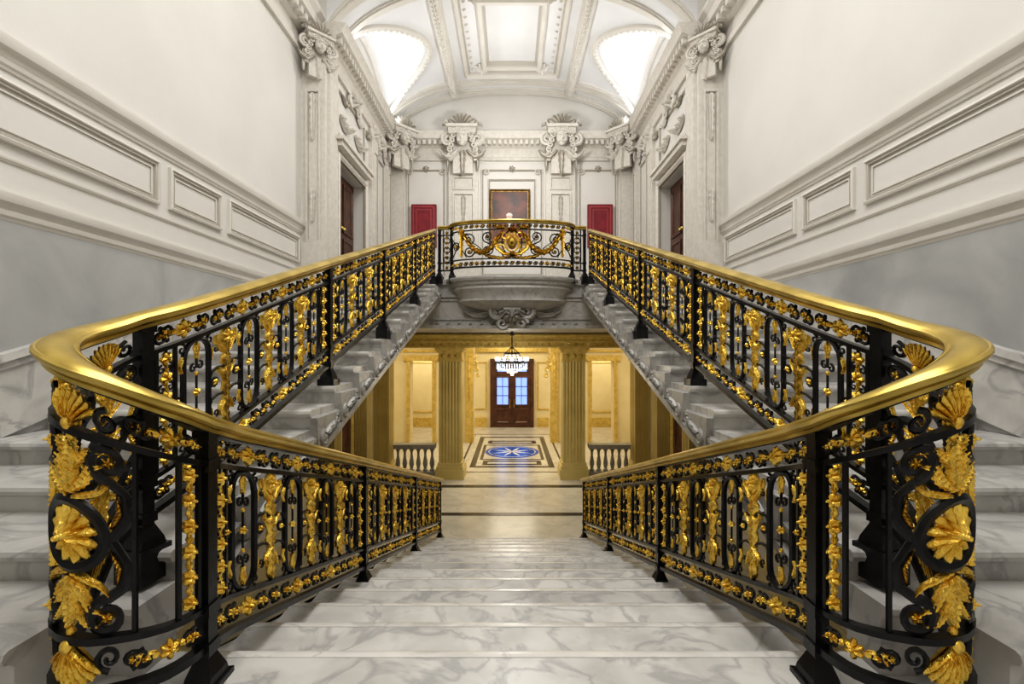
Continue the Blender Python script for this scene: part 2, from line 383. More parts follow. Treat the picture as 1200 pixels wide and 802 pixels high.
def motif(bk,gd,M,u,k,h=1.0):
    vm=(VL+VT)/2;e=.88
    bk.ring(M,u,vm,.086*k,.015,26,6,ry=.086*k*e);gd.rosette(M,u,vm,.076*k,12,.020*h);gd.rosette(M,u,vm,.040*k,8,.034*h)
    for sg in(1,-1):
        acanthus(gd,M,[(u,vm+sg*.095*k),(u,vm+sg*.17),(u,vm+sg*.225)],.024*k,.020*h)
        for d in(-1,1):
            acanthus(gd,M,[(u+d*.006,vm+sg*.10*k),(u+d*.035*k,vm+sg*.135),(u+d*.052*k,vm+sg*.17),(u+d*.085*k,vm+sg*.185)],.016*k,.016*h)
            acanthus(gd,M,[(u+d*.004,vm+sg*.15),(u+d*.025*k,vm+sg*.185),(u+d*.045*k,vm+sg*.21),(u+d*.075*k,vm+sg*.215)],.012*k,.015*h)
            acanthus(gd,M,[(u+d*.004,vm+sg*.09),(u+d*.04*k,vm+sg*.10),(u+d*.075*k,vm+sg*.115),(u+d*.10*k,vm+sg*.145)],.010*k,.015*h)
            bk.scroll(M,u+d*.092*k,vm+sg*.195,.044*k,(pi/2 if sg>0 else -pi/2)+pi,-d*sg*1.5,.014,20,k=6)
            bk.tube(M,[(u+d*.092*k,vm+sg*(.195-.044*k)),(u+d*.130*k,vm+sg*.12),(u+d*.134*k,vm+sg*.06),(u+d*.10*k,vm+sg*.0)],.014,6)
            gd.rosette(M,u+d*.092*k,vm+sg*.195,.018,5,.018)
            acanthus(gd,M,[(u+d*.10*k,vm+sg*.03),(u+d*.118*k,vm+sg*.07),(u+d*.112*k,vm+sg*.115)],.010,.018*h)
        gd.ball(M,u,vm+sg*.235,0,.013)
    gd.shell(M,u,VT+.008,.088,1,.022*h,9);gd.shell(M,u,VL-.010,.11,-1,.022*h,9)
    for w in(.012,-.012):gd.ball(M,u,VT+.014,w,.015);gd.ball(M,u,VL-.016,w,.017)
    for d in(-1,1):
        bk.scroll(M,u+d*.088*k,VT+.045,.03,pi/2,d*1.3,.009,14);bk.scroll(M,u+d*.095*k,VL-.05,.033,-pi/2,-d*1.3,.009,14)
def ringfn(bk,gd,M):
    u2=uM+.38
    motif(bk,gd,M,uM,1.05);motif(bk,gd,M,u2,.92,.6)
    spans=[(uA+.03,uM-.13),(uM+.13,u2-.12),(u2+.12,uB+.0)]
    for a,b in spans:
        if b-a>.04:frieze(bk,gd,M,a,b,VL-.135,VL,.09);frieze(bk,gd,M,a,b,VT,VR,.09)
    for u in(uA+.08,):
        for d in(-.04,.04):bk.tube(M,[(u+d,VL),(u+d,VT)],.010,5)
        for q in range(6):
            v=VL+.045+q*(VT-VL-.09)/5;gd.rosette(M,u,v,.030,5,.02)
            if q<5:gd.ribbon(M,[(u,v+.025),(u,v+.04),(u,v+.05),(u,v+.062)],[.003,.014,.01,.003],.012)
    for u in((u2+.14+uB)/2,):
        if uB-u2>.2:
            pendant(gd,M,u,VT-.01,VL+.02,.03,.022)
            for d in(-.04,.04):bk.tube(M,[(u+d,VL),(u+d,VT)],.010,5)
    for u in(uM+.16,uM+.22,uM-.158,u2+.14):bk.tube(M,[(u,VL),(u,VT)],.009,5)
    for k in range(6):gd.rosette(M,uM+.19,VL+.05+k*.08,.020,5,.016)
lp=[.06,1.83,3.60,uA]
up_=[uB+.03]+[uy(y,True) for y in(3.5,5.05,6.62)]+[RP.L-.04]
posts=lp+up_
bays=[(lp[i],lp[i+1]) for i in range(3)]+[(up_[i],up_[i+1]) for i in range(4)]
rail=build_railing(RP,posts,bays,0,RP.L,'stair_railing',ringfn)
mirror_of(rail,'stair_railing.001')
# balcony railing
ZT=2.27;ZB=ZT-.94
bp=[(-1.34,8.24,ZT,ZB),(-1.12,8.22,ZT,ZB)]
for i in range(1,40):
    a=-pi/2+pi*i/40;bp.append((1.08*math.sin(a),8.2-.40*math.cos(a)**.8,ZT,ZB))
bp+=[(1.12,8.22,ZT,ZB),(1.34,8.24,ZT,ZB)]
BP=Path(bp,.94)
def balcfn(bk,gd,M):
    m=M.L/2;s0=.30
    for a,b in((.03,s0),(M.L-s0,M.L-.03)):
        u=(a+b)/2
        for d in(-.07,.07):
            bk.tube(M,[(u+d,VL-.135),(u+d,VR)],.010,5)
        for k in range(8):gd.rosette(M,u,.18+k*.09,.035,5,.022)
        for v in(.33,.5,.67):bk.ring(M,u,v,.055,.009)
    a,b=s0,M.L-s0
    frieze(bk,gd,M,a+.03,b-.03,VT+.02,VR,.10);frieze(bk,gd,M,a+.03,b-.03,VL-.135,VL-.02,.10)
    for sg in(-1,1):
        for (du,v,R,t0) in((.75,.6,.12,0),(.75,.40,.10,pi),(.42,.42,.11,pi/2),(.42,.64,.10,-pi/2),(1.02,.5,.09,0)):
            bk.scroll(M,m+sg*du,v,R,t0 if sg>0 else pi-t0,sg*1.6,.013,22,k=6)
            gd.rosette(M,m+sg*du,v,.034,6,.03)
        for (x0,v0,x1,v1) in((.15,.3,.45,.72),(.45,.3,.8,.72),(.8,.72,1.15,.3),(.8,.3,1.15,.72)):
            bk.tube(M,[(m+sg*(x0+(x1-x0)*i/8),v0+(v1-v0)*(i/8)+.03*math.sin(i/8*2*pi)) for i in range(9)],.010,5)
        P=[];ww=[]
        for i in range(23):
            q=i/22;x=.16+.72*q;v=.76-.38*math.sin(pi*q)**.85
            P.append((m+sg*x,v));ww.append(.026+.036*math.sin(pi*q))
        gd.ribbon(M,P,ww,.055,serr=.3)
        for q in range(1,22,2):gd.rosette(M,P[q][0],P[q][1],.045,5,.065)
        gd.ribbon(M,[(m+sg*.90,.76-.045*k) for k in range(11)],[.02,.055,.03,.05,.03,.045,.026,.036,.022,.028,.006],.05,serr=.3)
        gd.rosette(M,m+sg*.90,.75,.07,6,.06)
        acanthus(gd,M,[(m,.33),(m+sg*.14,.35),(m+sg*.25,.44),(m+sg*.30,.58),(m+sg*.24,.68)],.042,.05)
        acanthus(gd,M,[(m,.30),(m+sg*.2,.27),(m+sg*.42,.31),(m+sg*.52,.40)],.034,.045)
        acanthus(gd,M,[(m+sg*.05,.72),(m+sg*.14,.80),(m+sg*.25,.80),(m+sg*.3,.74)],.032,.05)
        gd.scroll(M,m+sg*.12,.67,.10,pi/2,sg*1.3,.018);gd.scroll(M,m+sg*.20,.45,.08,-pi/2,-sg*1.3,.015)
    bk.ring(M,m,.53,.17,.014,24,6,.21)
    gd.ring(M,m,.53,.115,.018,22,6,.15)
    gd.lens(M,(m,.53),[(.08*math.cos(2*pi*i/16),.115*math.sin(2*pi*i/16)) for i in range(16)],.04)
    gd.shell(M,m,.70,.12,1,.06,7);gd.rosette(M,m,.53,.05,6,.06);gd.rosette(M,m,.34,.065,7,.06)
build_railing(BP,[.03,.30,BP.L-.30,BP.L-.03],[],0,BP.L,'balcony_railing',balcfn)
# ---------------------------------------------------------------- staircase
st=empty('grand_staircase')
def nose(y,z,dirn,oh=.035,th=.045):
    return [(y,z-th-.014),(y+dirn*.012,z-th),(y+dirn*oh*.8,z-th+.004),(y+dirn*oh,z-th*.5),(y+dirn*oh*.8,z-.006),(y+dirn*oh*.4,z)]
MYZ=lambda y,z,x:(x,y,z)
lf=MB();le=MB()
for k in range(13):
    y=Y0+k*T-.035;z=ZL-R_*k
    yb=.905 if k==0 else y-T
    lf.prism([(yb,ZG),(yb,z-.002),(y-.035,z-.002),(y-.035,z-.03),(y,z-.03),(y,ZG)],-1.25,1.25,MYZ)
    le.prism([(y-.0345,z-.04),(y-.0345,z),(y-.01,z-.003),(y+.015,z-.009),(y+.030,z-.018),(y+.035,z-.030),(y+.030,z-.044),(y+.005,z-.050)],-1.27,1.27,MYZ)
lf.obj('lower_flight',MARB,st,True,.4);le.obj('lower_nosings',MARBT,st,True,.7)
ls=MB()
for a,b in((1.25,1.329),(-1.329,-1.25)):
    ls.prism([(1.76,ZG),(1.76,-1.24),(6.75,-.593-S*6.75-.16),(6.9,ZG+.1),(6.9,ZG)],a,b,MYZ)
ls.obj('lower_string',MARB,st,False)
ld=MB();ld.box(-XW+.002,XW-.002,-2.6,.905,ZL-.3,ZL)
for sg in(-1,1):
    a,b=sorted((sg*1.27,sg*1.33));ld.box(a,b,.905,1.775,ZL-.3,ZL)
    a,b=sorted((sg*1.33,sg*1.53));ld.box(a,b,.905,1.64,ZL-.3,ZL)
ld.obj('landing',MARB,st,False)
for sx,nm in((1,'right_flight'),(-1,'left_flight')):
    fl=MB()
    for k in range(1,20):
        y=.956+T*(k-1)+.035;z=ZL+R_*k;x1=XW-.002 if y<6.6 else XH-.002
        yE=y+T if k<19 else YU+.1
        y_=.92 if k==1 else y
        poly=[(y_,-1.66+S*y_)]+([(y_,z-.059)] if k==1 else [])+nose(y,z,-1)+[(yE,z),(yE,-1.66+S*yE)]
        fl.prism(poly,sx*(1.53 if k<=2 else 1.33),sx*x1,MYZ)
    z=ZL+2*R_;fl.prism([(1.64,ZL-.3),(1.64,z-.059)]+nose(1.64,z,-1)+[(1.806,z),(1.806,ZL-.3)],sx*1.33,sx*1.535,MYZ)
    fl.obj(nm,MARB,st,True,.4)
    sb=MB()
    for k in range(4,20):
        y=.956+T*(k-1);z=ZL+R_*k
        M=plane((sx*1.33,y,z),(0,1,0),(0,0,1),(-sx,0,0))
        sb.prism([(0,-.05),(T*.98,-.05),(T*.95,-.09),(T*.8,-.13),(T*.55,-.14),(T*.3,-.2),(.1,-.27),(.02,-.26)],0,.05,M)
        sb.scroll(M,.1,-.2,.055,pi/2,1.2,.016,14,w=.055);sb.ball(M,.1,-.2,.04,.03,n=8)
        sb.scroll(M,T*.8,-.10,.035,pi/2,-1.1,.012,12,w=.055)
        sb.ribbon(M,[(.13+.035*q,-.17+.012*q) for q in range(6)],[.01,.03,.025,.028,.018,.004],.03,False,.05,.3)
    for dz,t,h in((-.33,.05,.05),(-.20,.03,.025)):
        sb.add([(sx*(1.33-d),y,-1.345+S*y+dz+zz) for y in(2.0,YU) for d,zz in((0,0),(t,0),(t,h),(0,h))],[(0,1,5,4),(1,2,6,5),(2,3,7,6),(3,0,4,7),(0,1,2,3),(4,5,6,7)])
    sb.obj(nm+'_string',MARBG,st,True,.6)
for sx in(1,-1):
    sk=MB();n=lambda y:-1.345+S*y
    M=lambda y,z,x,sx=sx:(sx*x,y,z)
    sk.prism([(-2.6,ZL),(.6,ZL),(6.74,n(6.74)-.1),(6.74,n(6.74)+.40),(.6,ZL+.42),(-2.6,ZL+.42)],XW-.001,XW-.04,M)
    for dz,t,h in((.40,.075,.05),(.35,.055,.05)):
        sk.prism([(.6,n(.6)+dz+.02),(6.74,n(6.74)+dz),(6.74,n(6.74)+dz+h),(.6,n(.6)+dz+h+.02)],XW-.001,XW-t,M)
    sk.obj('skirting',MARB,st,False)
bw=MB();n=32
lay=[(1.06,1.30),(1.08,1.27),(1.06,1.235),(1.0,1.215),(1.0,1.17),(.95,1.14),(.97,1.10),(.93,1.06),(.88,.99),(.86,.93),(.88,.89),(.78,.82),(.56,.75),(.30,.70),(.22,.64),(.01,.58)]
P=[];F=[]
for s_,z in lay:
    for i in range(n+1):
        a=-pi/2+pi*i/n;P.append((1.12*s_*math.sin(a),8.34-.56*s_*math.cos(a)**.85 if abs(math.cos(a))>1e-6 else 8.34,z))
for i in range(len(lay)-1):
    for j in range(n):F.append((i*(n+1)+j,i*(n+1)+j+1,(i+1)*(n+1)+j+1,(i+1)*(n+1)+j))
F.append(list(range(n+1)));bw.add(P,F)
bw.obj('balcony_bowl',MARBG,st,True,.5)
fs=MB();fs.box(-XH+.002,XH-.002,YU,10.28,.412,ZU)
fs.obj('upper_landing',MARBG,st,False)
fz=MB()
for z0,z1,d in((.41,.47,.10),(.47,.53,.06),(.98,1.04,.05),(1.2,1.3,.06)):fz.box(-1.7,1.7,YU-d,YU+.01,z0,z1)
M=plane((0,YU,0),(1,0,0),(0,0,1),(0,-1,0))
for sg in(-1,1):
    fz.frame(M,sg*1.0-.45,sg*1.0+.45,.57,.95,[(0,0),(0,.025),(.03,.03),(.05,.01),(.05,0)])
    for k in range(6):fz.rosette(M,sg*(.35+.2*k),.5,.05,6,.03,False,.05)
fz.prism([(0,.80),(.30,.80),(.34,.74),(.26,.66),(.22,.56),(.12,.48),(.10,.41),(0,.38)],-.15,.15,lambda d,z,x:(x,YU-d,z))
MC=plane((0,YU-.16,0),(1,0,0),(0,0,1),(0,-1,0))
fz.shell(MC,0,.78,.26,-1,.14,9,False,.06,2.6)
fz.rosette(MC,0,.64,.13,8,.12,False,.14)
for sg in(-1,1):
    fz.scroll(MC,sg*.26,.70,.14,pi/2,-sg*1.5,.05,22,w=.04);fz.scroll(MC,sg*.17,.50,.11,0,sg*1.3,.04,18,w=.04)
    fz.ribbon(M,[(sg*(.34+.09*k),.74-.09*math.sin(k/6*pi)) for k in range(7)],[.04,.07,.08,.08,.07,.05,.02],.10,False,.02,.3)
    acanthus(fz,MC,[(sg*.04,.46),(sg*.10,.54),(sg*.22,.58),(sg*.36,.55)],.05,.07)
fz.obj('fascia_ornament',MARBG,st,True,.8)
# ---------------------------------------------------------------- room shell
ZC=6.05
def wallobj(name,mat,boxes):
    w=MB()
    for b in boxes:w.box(*b)
    return w.obj(name,mat,None,False)
for sx,sd in((-1,'left'),(1,'right')):
    a,b=sorted((sx*XW,sx*(XW+.2)))
    wallobj('wall_'+sd,WALL,[(a,b,-2.7,6.8,ZG,ZC)])
    a,b=sorted((sx*XH,sx*(XW+.2)))
    wallobj('wall_hall_'+sd,WALL,[(a,b,6.75,7.15,ZU-.35,ZC),(a,b,8.42,10.3,ZU-.35,ZC),(a,b,7.15,8.42,3.02,ZC),(sx*3.28 if sx>0 else -3.3,sx*3.3 if sx>0 else -3.28,7.1,8.5,ZU,3.1)])
    a,b=sorted((sx*XW,sx*(XW+.2)))
    wallobj('wall_ground_'+sd,YELL,[(a,b,6.8,10.3,ZG,ZU-.35)])
    g=MB();M=lambda y,z,x,sx=sx:(sx*x,y,z)
    g.prism([(-2.7,ZL),(.6,ZL),(6.75,.55),(6.75,.82),(-2.7,.82)],XW,XW-.012,M)
    g.obj('trim_dado_'+sd,GREY,None,False)
    t=MB();M=plane((sx*XW,0,0),(0,1,0),(0,0,1),(-sx,0,0))
    def rail(z0,z1,d,y0=-2.7,y1=6.76):
        Mx=lambda p,q,tt:M(tt,q,p)
        h=z1-z0
        t.prism([(0,z0),(d*.4,z0),(d*.55,z0+h*.3),(d*.9,z0+h*.45),(d,z0+h*.7),(d,z0+h),(0,z1)],y0,y1,Mx)
    rail(.80,.86,.035);rail(.86,.96,.07);rail(1.72,1.78,.03);rail(1.78,1.90,.08);rail(1.16,1.19,.02)
    pf=[(0,0),(0,.03),(.018,.036),(.03,.018),(.045,.022),(.05,0)]
    for y0,y1 in((-2.4,.4),(.55,3.98),(4.1,4.83),(4.95,6.6)):
        t.frame(M,y0,y1,1.28,1.66,pf);t.frame(M,y0+.07,y1-.07,1.35,1.59,[(0,0),(0,.012),(.012,.012),(.012,0)])
    Mx=lambda p,q,tt:M(tt,q,p)
    t.prism([(0,4.35),(.05,4.35),(.06,4.42),(.03,4.45),(.03,4.62),(.10,4.66),(.14,4.72),(.26,4.76),(.28,4.86),(.34,4.92),(.34,4.97),(0,5.0)],-2.7,6.76,Mx)
    k=-2.6
    while k<6.7:
        t.box(k,k+.07,4.66,4.76,.02,.22,M);k+=.14
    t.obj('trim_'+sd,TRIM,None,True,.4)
    h=MB();M=plane((sx*XH,0,0),(0,1,0),(0,0,1),(-sx,0,0));Mx=lambda p,q,tt:M(tt,q,p)
    MF=plane((sx*2.93,6.75,0),(sx,0,0),(0,0,1),(0,-1,0))
    h.box(-.18,.17,ZU-.45,4.35,0,.05,MF);h.frame(MF,-.12,.11,1.6,3.85,[(0,.05),(0,.075),(.03,.08),(.045,.055),(.045,.05)])
    h.box(-.19,.165,ZU-.45,ZU+.3,0,.08,MF)
    h.box(6.78,7.06,ZU,4.3,0,.05,M)
    h.frame(M,7.08,8.5,ZU-.05,3.12,[(0,0),(0,.05),(.04,.07),(.07,.04),(.09,.05),(.09,0)])
    h.box(7.05,8.53,3.2,3.28,0,.12,M);h.box(7.0,8.58,3.28,3.33,0,.16,M)
    h.frame(M,7.12,8.45,3.42,4.15,pf)
    for y0,y1 in((8.72,9.12),(9.8,10.1)):h.box(y0,y1,ZU,4.3,0,.07,M);h.frame(M,y0+.06,y1-.06,1.7,3.9,[(0,.07),(0,.09),(.03,.095),(.03,.07)])
    h.frame(M,9.2,9.72,1.7,3.95,pf)
    cp=[(0,4.3),(.05,4.3),(.07,4.36),(.04,4.39),(.04,4.58),(.10,4.62),(.14,4.68),(.24,4.72),(.26,4.8),(.30,4.86),(0,4.88)]
    h.prism(cp,6.72,10.3,Mx)
    k=6.8
    while k<10.1:h.box(k,k+.06,4.61,4.70,.02,.2,M);k+=.12
    def drop(M,u,v,L,w0):
        h.ribbon(M,[(u,v-L*i/12) for i in range(13)],[.02,.06,.03,.07,.03,.06,.03,.055,.025,.05,.02,.035,.005],.05,False,w0,.3)
    drop(MF,0,3.8,.7,.06);drop(MF,0,2.4,.5,.06)
    for y in(7.8,8.95,9.45):
        h.shell(M,y,4.25,.2,1,.08,7,False,.05,2.2);h.rosette(M,y,4.25,.11,7,.09,False,.07)
        for sg in(-1,1):h.scroll(M,y+sg*.17,4.18,.1,pi/2,-sg*1.4,.03,16,w=.06);h.ribbon(M,[(y+sg*(.2+.05*q),4.1-.05*math.sin(q/6*pi)) for q in range(7)],[.03,.05,.05,.05,.05,.04,.02],.05,False,.03,.3)
    for y in(7.45,8.15):
        h.ribbon(M,[(y-.25+.05*q,3.75-.12*math.sin(q/10*pi)) for q in range(11)],[.02,.05,.06,.07,.07,.08,.07,.07,.06,.05,.02],.07,False,.02,.3)
        for q in range(1,10,2):h.rosette(M,y-.25+.05*q,3.75-.12*math.sin(q/10*pi),.05,5,.05,False,.06)
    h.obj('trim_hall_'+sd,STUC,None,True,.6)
    d=empty('wooden_door' if sx<0 else 'wooden_door.001');w=MB()
    M=plane((sx*2.98,0,0),(0,1,0),(0,0,1),(-sx,0,0))
    for y0,y1 in((7.16,7.78),(7.79,8.41)):
        w.box(y0,y1,ZU,3.01,0,.05,M)
        for z0,z1 in((1.4,1.95),(2.05,2.9)):w.frame(M,y0+.08,y1-.08,z0,z1,[(0,.05),(0,.07),(.03,.075),(.05,.055),(.05,.05)])
    w.obj('leaves',WOOD,d,False);w=MB();w.ball(M,7.74,2.1,.09,.03);w.ball(M,7.84,2.1,.09,.03);w.obj('knobs',BRASS,d)
def capital(name,M,k):
    e=empty(name);c=MB()
    c.box(-.30*k,.30*k,.30*k,.42*k,0,.30*k,M);c.box(-.34*k,.34*k,.42*k,.48*k,0,.36*k,M)
    c.box(-.22*k,.22*k,-.5*k,.3*k,0,.10*k,M)
    c.shell(M,0,.40*k,.34*k,1,.12*k,9,True,.24*k,2.8)
    c.ball(M,0,.22*k,.24*k,.13*k,.17*k,16)
    c.ball(M,0,.17*k,.385*k,.024*k,.045*k,8);c.ball(M,0,.075*k,.30*k,.06*k,.05*k,10)
    for s_ in(-1,1):
        c.ball(M,s_*.05*k,.225*k,.352*k,.022*k,n=8);c.ball(M,s_*.07*k,.14*k,.31*k,.045*k,n=8)
        c.tube(M,[(s_*.015*k,.25*k,.375*k),(s_*.06*k,.27*k,.36*k),(s_*.10*k,.24*k,.32*k)],.018*k,5)
        for q in range(5):
            c.scroll(M,s_*(.15+.03*q)*k,(.38-.095*q)*k,.065*k,pi/2,-s_*1.3,.026*k,14,w=(.28-.03*q)*k)
            c.scroll(M,s_*(.05+.05*q)*k,(.40-.02*q)*k,.04*k,pi/2,-s_*1.2,.02*k,10,w=.31*k)
        c.scroll(M,s_*.32*k,.22*k,.14*k,pi/2,-s_*1.6,.045*k,22,w=.16*k)
        c.scroll(M,s_*.24*k,-.12*k,.10*k,-pi/2,s_*1.5,.035*k,20,w=.12*k)
        for q in range(3):c.ribbon(M,[(s_*(.1+.1*q)*k,.52*k),(s_*(.13+.11*q)*k,.60*k),(s_*(.14+.12*q)*k,(.68-.07*q)*k),(s_*(.2+.12*q)*k,(.71-.1*q)*k)],[.03*k,.06*k,.05*k,.01*k],.07*k,True,.2*k,.2)
        c.ribbon(M,[(s_*(.1+.08*q)*k,(.0-.16*math.sin(q/5*pi))*k) for q in range(6)],[.03*k,.06*k,.07*k,.07*k,.05*k,.02*k],.09*k,False,.12*k,.3)
        c.ribbon(M,[(s_*.33*k,(.1-.09*q)*k) for q in range(7)],[.02*k,.06*k,.04*k,.055*k,.035*k,.04*k,.008*k],.06*k,False,.06*k,.3)
    c.tube(M,[(-.05*k,.10*k,.35*k),(0,.09*k,.375*k),(.05*k,.10*k,.35*k)],.013*k,5)
    c.ribbon(M,[(0,(.0-.07*q)*k) for q in range(9)],[.04*k,.11*k,.06*k,.10*k,.05*k,.08*k,.04*k,.06*k,.01*k],.10*k,False,.1*k,.3)
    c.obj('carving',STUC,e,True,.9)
capital('carved_capital',plane((-1.09,10.18,4.45),(1,0,0),(0,0,1),(0,-1,0)),1.0)
capital('carved_capital.001',plane((1.09,10.18,4.45),(1,0,0),(0,0,1),(0,-1,0)),1.0)
q=.7071
capital('carved_capital.002',plane((-2.47,10.02,4.45),(q,q,0),(0,0,1),(q,-q,0)),.85)
capital('carved_capital.003',plane((2.47,10.02,4.45),(q,-q,0),(0,0,1),(-q,-q,0)),.85)
capital('carved_capital.004',plane((-2.88,6.70,4.30),(q,q,0),(0,0,1),(q,-q,0)),.60)
capital('carved_capital.005',plane((2.88,6.70,4.30),(q,-q,0),(0,0,1),(-q,-q,0)),.60)
wallobj('wall_back',WALL,[(-3.2,3.2,10.3,10.5,.41,ZC)])
b=MB();M=plane((0,10.3,0),(1,0,0),(0,0,1),(0,-1,0));Mx=lambda p,q_,tt:M(tt,q_,p)
b.prism(cp,-XH,XH,Mx);k=-2.7
while k<2.7:b.box(k,k+.06,4.61,4.70,.02,.2,M);k+=.12
pf=[(0,0),(0,.03),(.018,.036),(.03,.018),(.045,.022),(.05,0)]
for x in(-1.09,1.09):
    b.box(x-.33,x+.33,ZU,4.3,0,.10,M);b.box(x-.36,x+.36,ZU,1.7,0,.14,M)
    b.frame(M,x-.24,x+.24,1.9,3.55,[(0,.10),(0,.125),(.03,.13),(.045,.105),(.045,.10)])
    b.frame(M,x-.24,x+.24,3.62,3.92,[(0,.10),(0,.125),(.03,.13),(.045,.105),(.045,.10)])
    b.ribbon(M,[(x,3.5-.06*i) for i in range(12)],[.02,.08,.05,.09,.05,.08,.04,.07,.03,.05,.03,.01],.04,False,.10,.3)
for x in(-2.6,2.6):b.box(x-.15,x+.15,ZU,4.3,0,.1,M)
for x0,x1 in((-.7,.7),(-2.38,-1.5),(1.5,2.38)):
    b.frame(M,x0,x1,1.7,4.12,pf)
    b.rosette(M,(x0+x1)/2,4.12,.08,7,.05,False,.02)
    for sg in(-1,1):b.scroll(M,(x0+x1)/2+sg*(x1-x0)*.42,4.05,.07,pi/2,sg*1.3,.02,14,w=.03)
b.frame(M,-.55,.55,2.35,3.9,pf)
b.box(-XH,XH,ZU,ZU+.3,0,.05,M)
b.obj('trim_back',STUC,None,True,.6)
# vault
def zb(x):
    t=min(1,abs(x)/XH);return 4.84+1.03*(1-t**2.6)**.7
YC,HW,RS=8.5,1.22,.86
def zc(y):
    t=(y-YC)/HW
    return 4.84+RS*math.sqrt(1-t*t) if abs(t)<1 else 0
v=MB();nx,ny=96,90;P=[]
for j in range(ny+1):
    y=6.75+(10.3-6.75)*j/ny
    for i in range(nx+1):
        x=XH*math.sin(pi/2*(-1+2*i/nx));P.append((x,y,max(zb(x),zc(y))))
v.add(P,[(j*(nx+1)+i,j*(nx+1)+i+1,(j+1)*(nx+1)+i+1,(j+1)*(nx+1)+i) for j in range(ny) for i in range(nx)])
P=[];
for i in range(nx+1):
    x=XH*math.sin(pi/2*(-1+2*i/nx));P+=[(x,6.75,max(zb(x),zc(6.75))),(x,6.75,ZC)]
v.add(P,[(2*i,2*i+2,2*i+3,2*i+1) for i in range(nx)])
v.obj('ceiling_vault',VAULT,None,True,.5)
rb=MB()
def band(pts,wid,dep,axis):
    P=[];F=[]
    pr=((-1,-.01),(-1,.6),(-.7,.6),(-.7,1),(.7,1),(.7,.6),(1,.6),(1,-.01))
    for (x,y,z) in pts:
        for a,d in pr:
            P.append((x+(a*wid if axis=='x' else 0),y+(a*wid if axis=='y' else 0),z-d*dep))
    m=len(pr)
    for i in range(len(pts)-1):
        for j in range(m):F.append((i*m+j,i*m+(j+1)%m,(i+1)*m+(j+1)%m,(i+1)*m+j))
    rb.add(P,F)
for y in(6.85,10.2,9.85):
    band([(XH*.995*math.sin(pi/2*(-1+2*i/60)),y,zb(XH*.995*math.sin(pi/2*(-1+2*i/60)))) for i in range(61)],.09,.08,'y')
for x in(-1.28,1.28):
    band([(x,6.9+i*.1,zb(x)) for i in range(34)],.12,.10,'x')
    for i in range(32):rb.rosette(plane((x,6.98+i*.1,zb(x)-.10),(1,0,0),(0,1,0),(0,0,-1)),0,0,.06,5,.03,False)
for sx in(-1,1):
    pts=[]
    for i in range(41):
        y=YC-HW*.999*math.cos(pi*i/40);z=zc(y);tt=(max(0,(z-4.84))/1.03)**(1/.7);x=XH*(max(0,1-tt))**(1/2.6)
        pts.append((sx*x,y,z-.01))
    rb.tube(IDM,pts,.06,8)
    for p in pts[2:-2]:rb.ball(IDM,p[0],p[1],p[2]-.05,.035,n=6)
    rb.tube(IDM,[(sx*(XH-.03),YC-HW*.99*math.cos(pi*i/30),zc(YC-HW*.99*math.cos(pi*i/30))) for i in range(31)],.05,8)
    for yy in (7.28,9.72):
        pp=[(sx*(1.28+(XH-1.28)*i/16*.995),yy,zb(1.28+(XH-1.28)*i/16*.995)) for i in range(17)]
        band(pp,.07,.06,'y')
M=plane((0,0,5.86),(1,0,0),(0,1,0),(0,0,-1))
rb.frame(M,-1.0,1.0,7.1,9.65,[(0,-.03),(0,.06),(.05,.11),(.10,.03),(.13,.05),(.15,-.03)])
rb.frame(M,-.62,.62,7.45,9.35,[(0,-.03),(0,.06),(.04,.12),(.10,.12),(.13,.05),(.16,.0),(.16,-.03)])
for x in(-.82,.82):
    for i in range(12):rb.rosette(M,x,7.4+i*.18,.05,6,.04,False,.0)
for x in (-.62,.62):
    for y in (7.45,9.35):
        rb.rosette(M,x,y,.15,8,.1,False,.03)
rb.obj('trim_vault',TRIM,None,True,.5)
wallobj('ceiling',WALL,[(-3.3,3.3,-2.7,10.5,ZC,ZC+.15)])
wallobj('wall_front',WALL,[(-3.3,3.3,-2.9,-2.7,ZG,ZC)])
wallobj('floor',FLOORM,[(-5.2,5.2,-2.8,17.6,ZG-.15,ZG)])
# ---------------------------------------------------------------- lower hall
fb=empty('floor_mosaic');m_=MB()
FM=plane((0,0,ZG),(1,0,0),(0,1,0),(0,0,1))
for y,wd in((7.92,.07),(9.55,.09)):m_.box(-3.05,3.05,y,y+wd*2,ZG,ZG+.004)
m_.frame(FM,-1.05,1.05,11.2,15.2,[(0,0),(0,.004),(.14,.004),(.14,0)])
m_.frame(FM,-1.3,1.3,10.75,15.7,[(0,0),(0,.004),(.05,.004),(.05,0)])
m_.frame(FM,-.85,.85,12.0,13.9,[(0,0),(0,.004),(.08,.004),(.08,0)])
for y0 in(11.45,14.1):
    m_.frame(FM,-.75,.75,y0,y0+.45,[(0,0),(0,.004),(.12,.004),(.12,0)])
m_.obj('dark_bands',BLACKST,fb,False)
d=MB();d.prism([(.76*math.cos(2*pi*i/48),12.95+.76*math.sin(2*pi*i/48)) for i in range(48)],ZG,ZG+.006,IDM);d.obj('disc',BLUE,fb,False)
d=MB();d.ring(plane((0,12.95,ZG+.004),(1,0,0),(0,1,0),(0,0,1)),0,0,.66,.012,40,4)
for i in range(8):
    a=2*pi*i/8+pi/8;L=.6;w_=.045
    d.prism([(.0,12.95),(L*.35*math.cos(a)-w_*math.sin(a),12.95+L*.35*math.sin(a)+w_*math.cos(a)),(L*math.cos(a),12.95+L*math.sin(a)),(L*.35*math.cos(a)+w_*math.sin(a),12.95+L*.35*math.sin(a)-w_*math.cos(a))],ZG+.006,ZG+.009,IDM)
d.obj('star',WHITEM,fb,False)
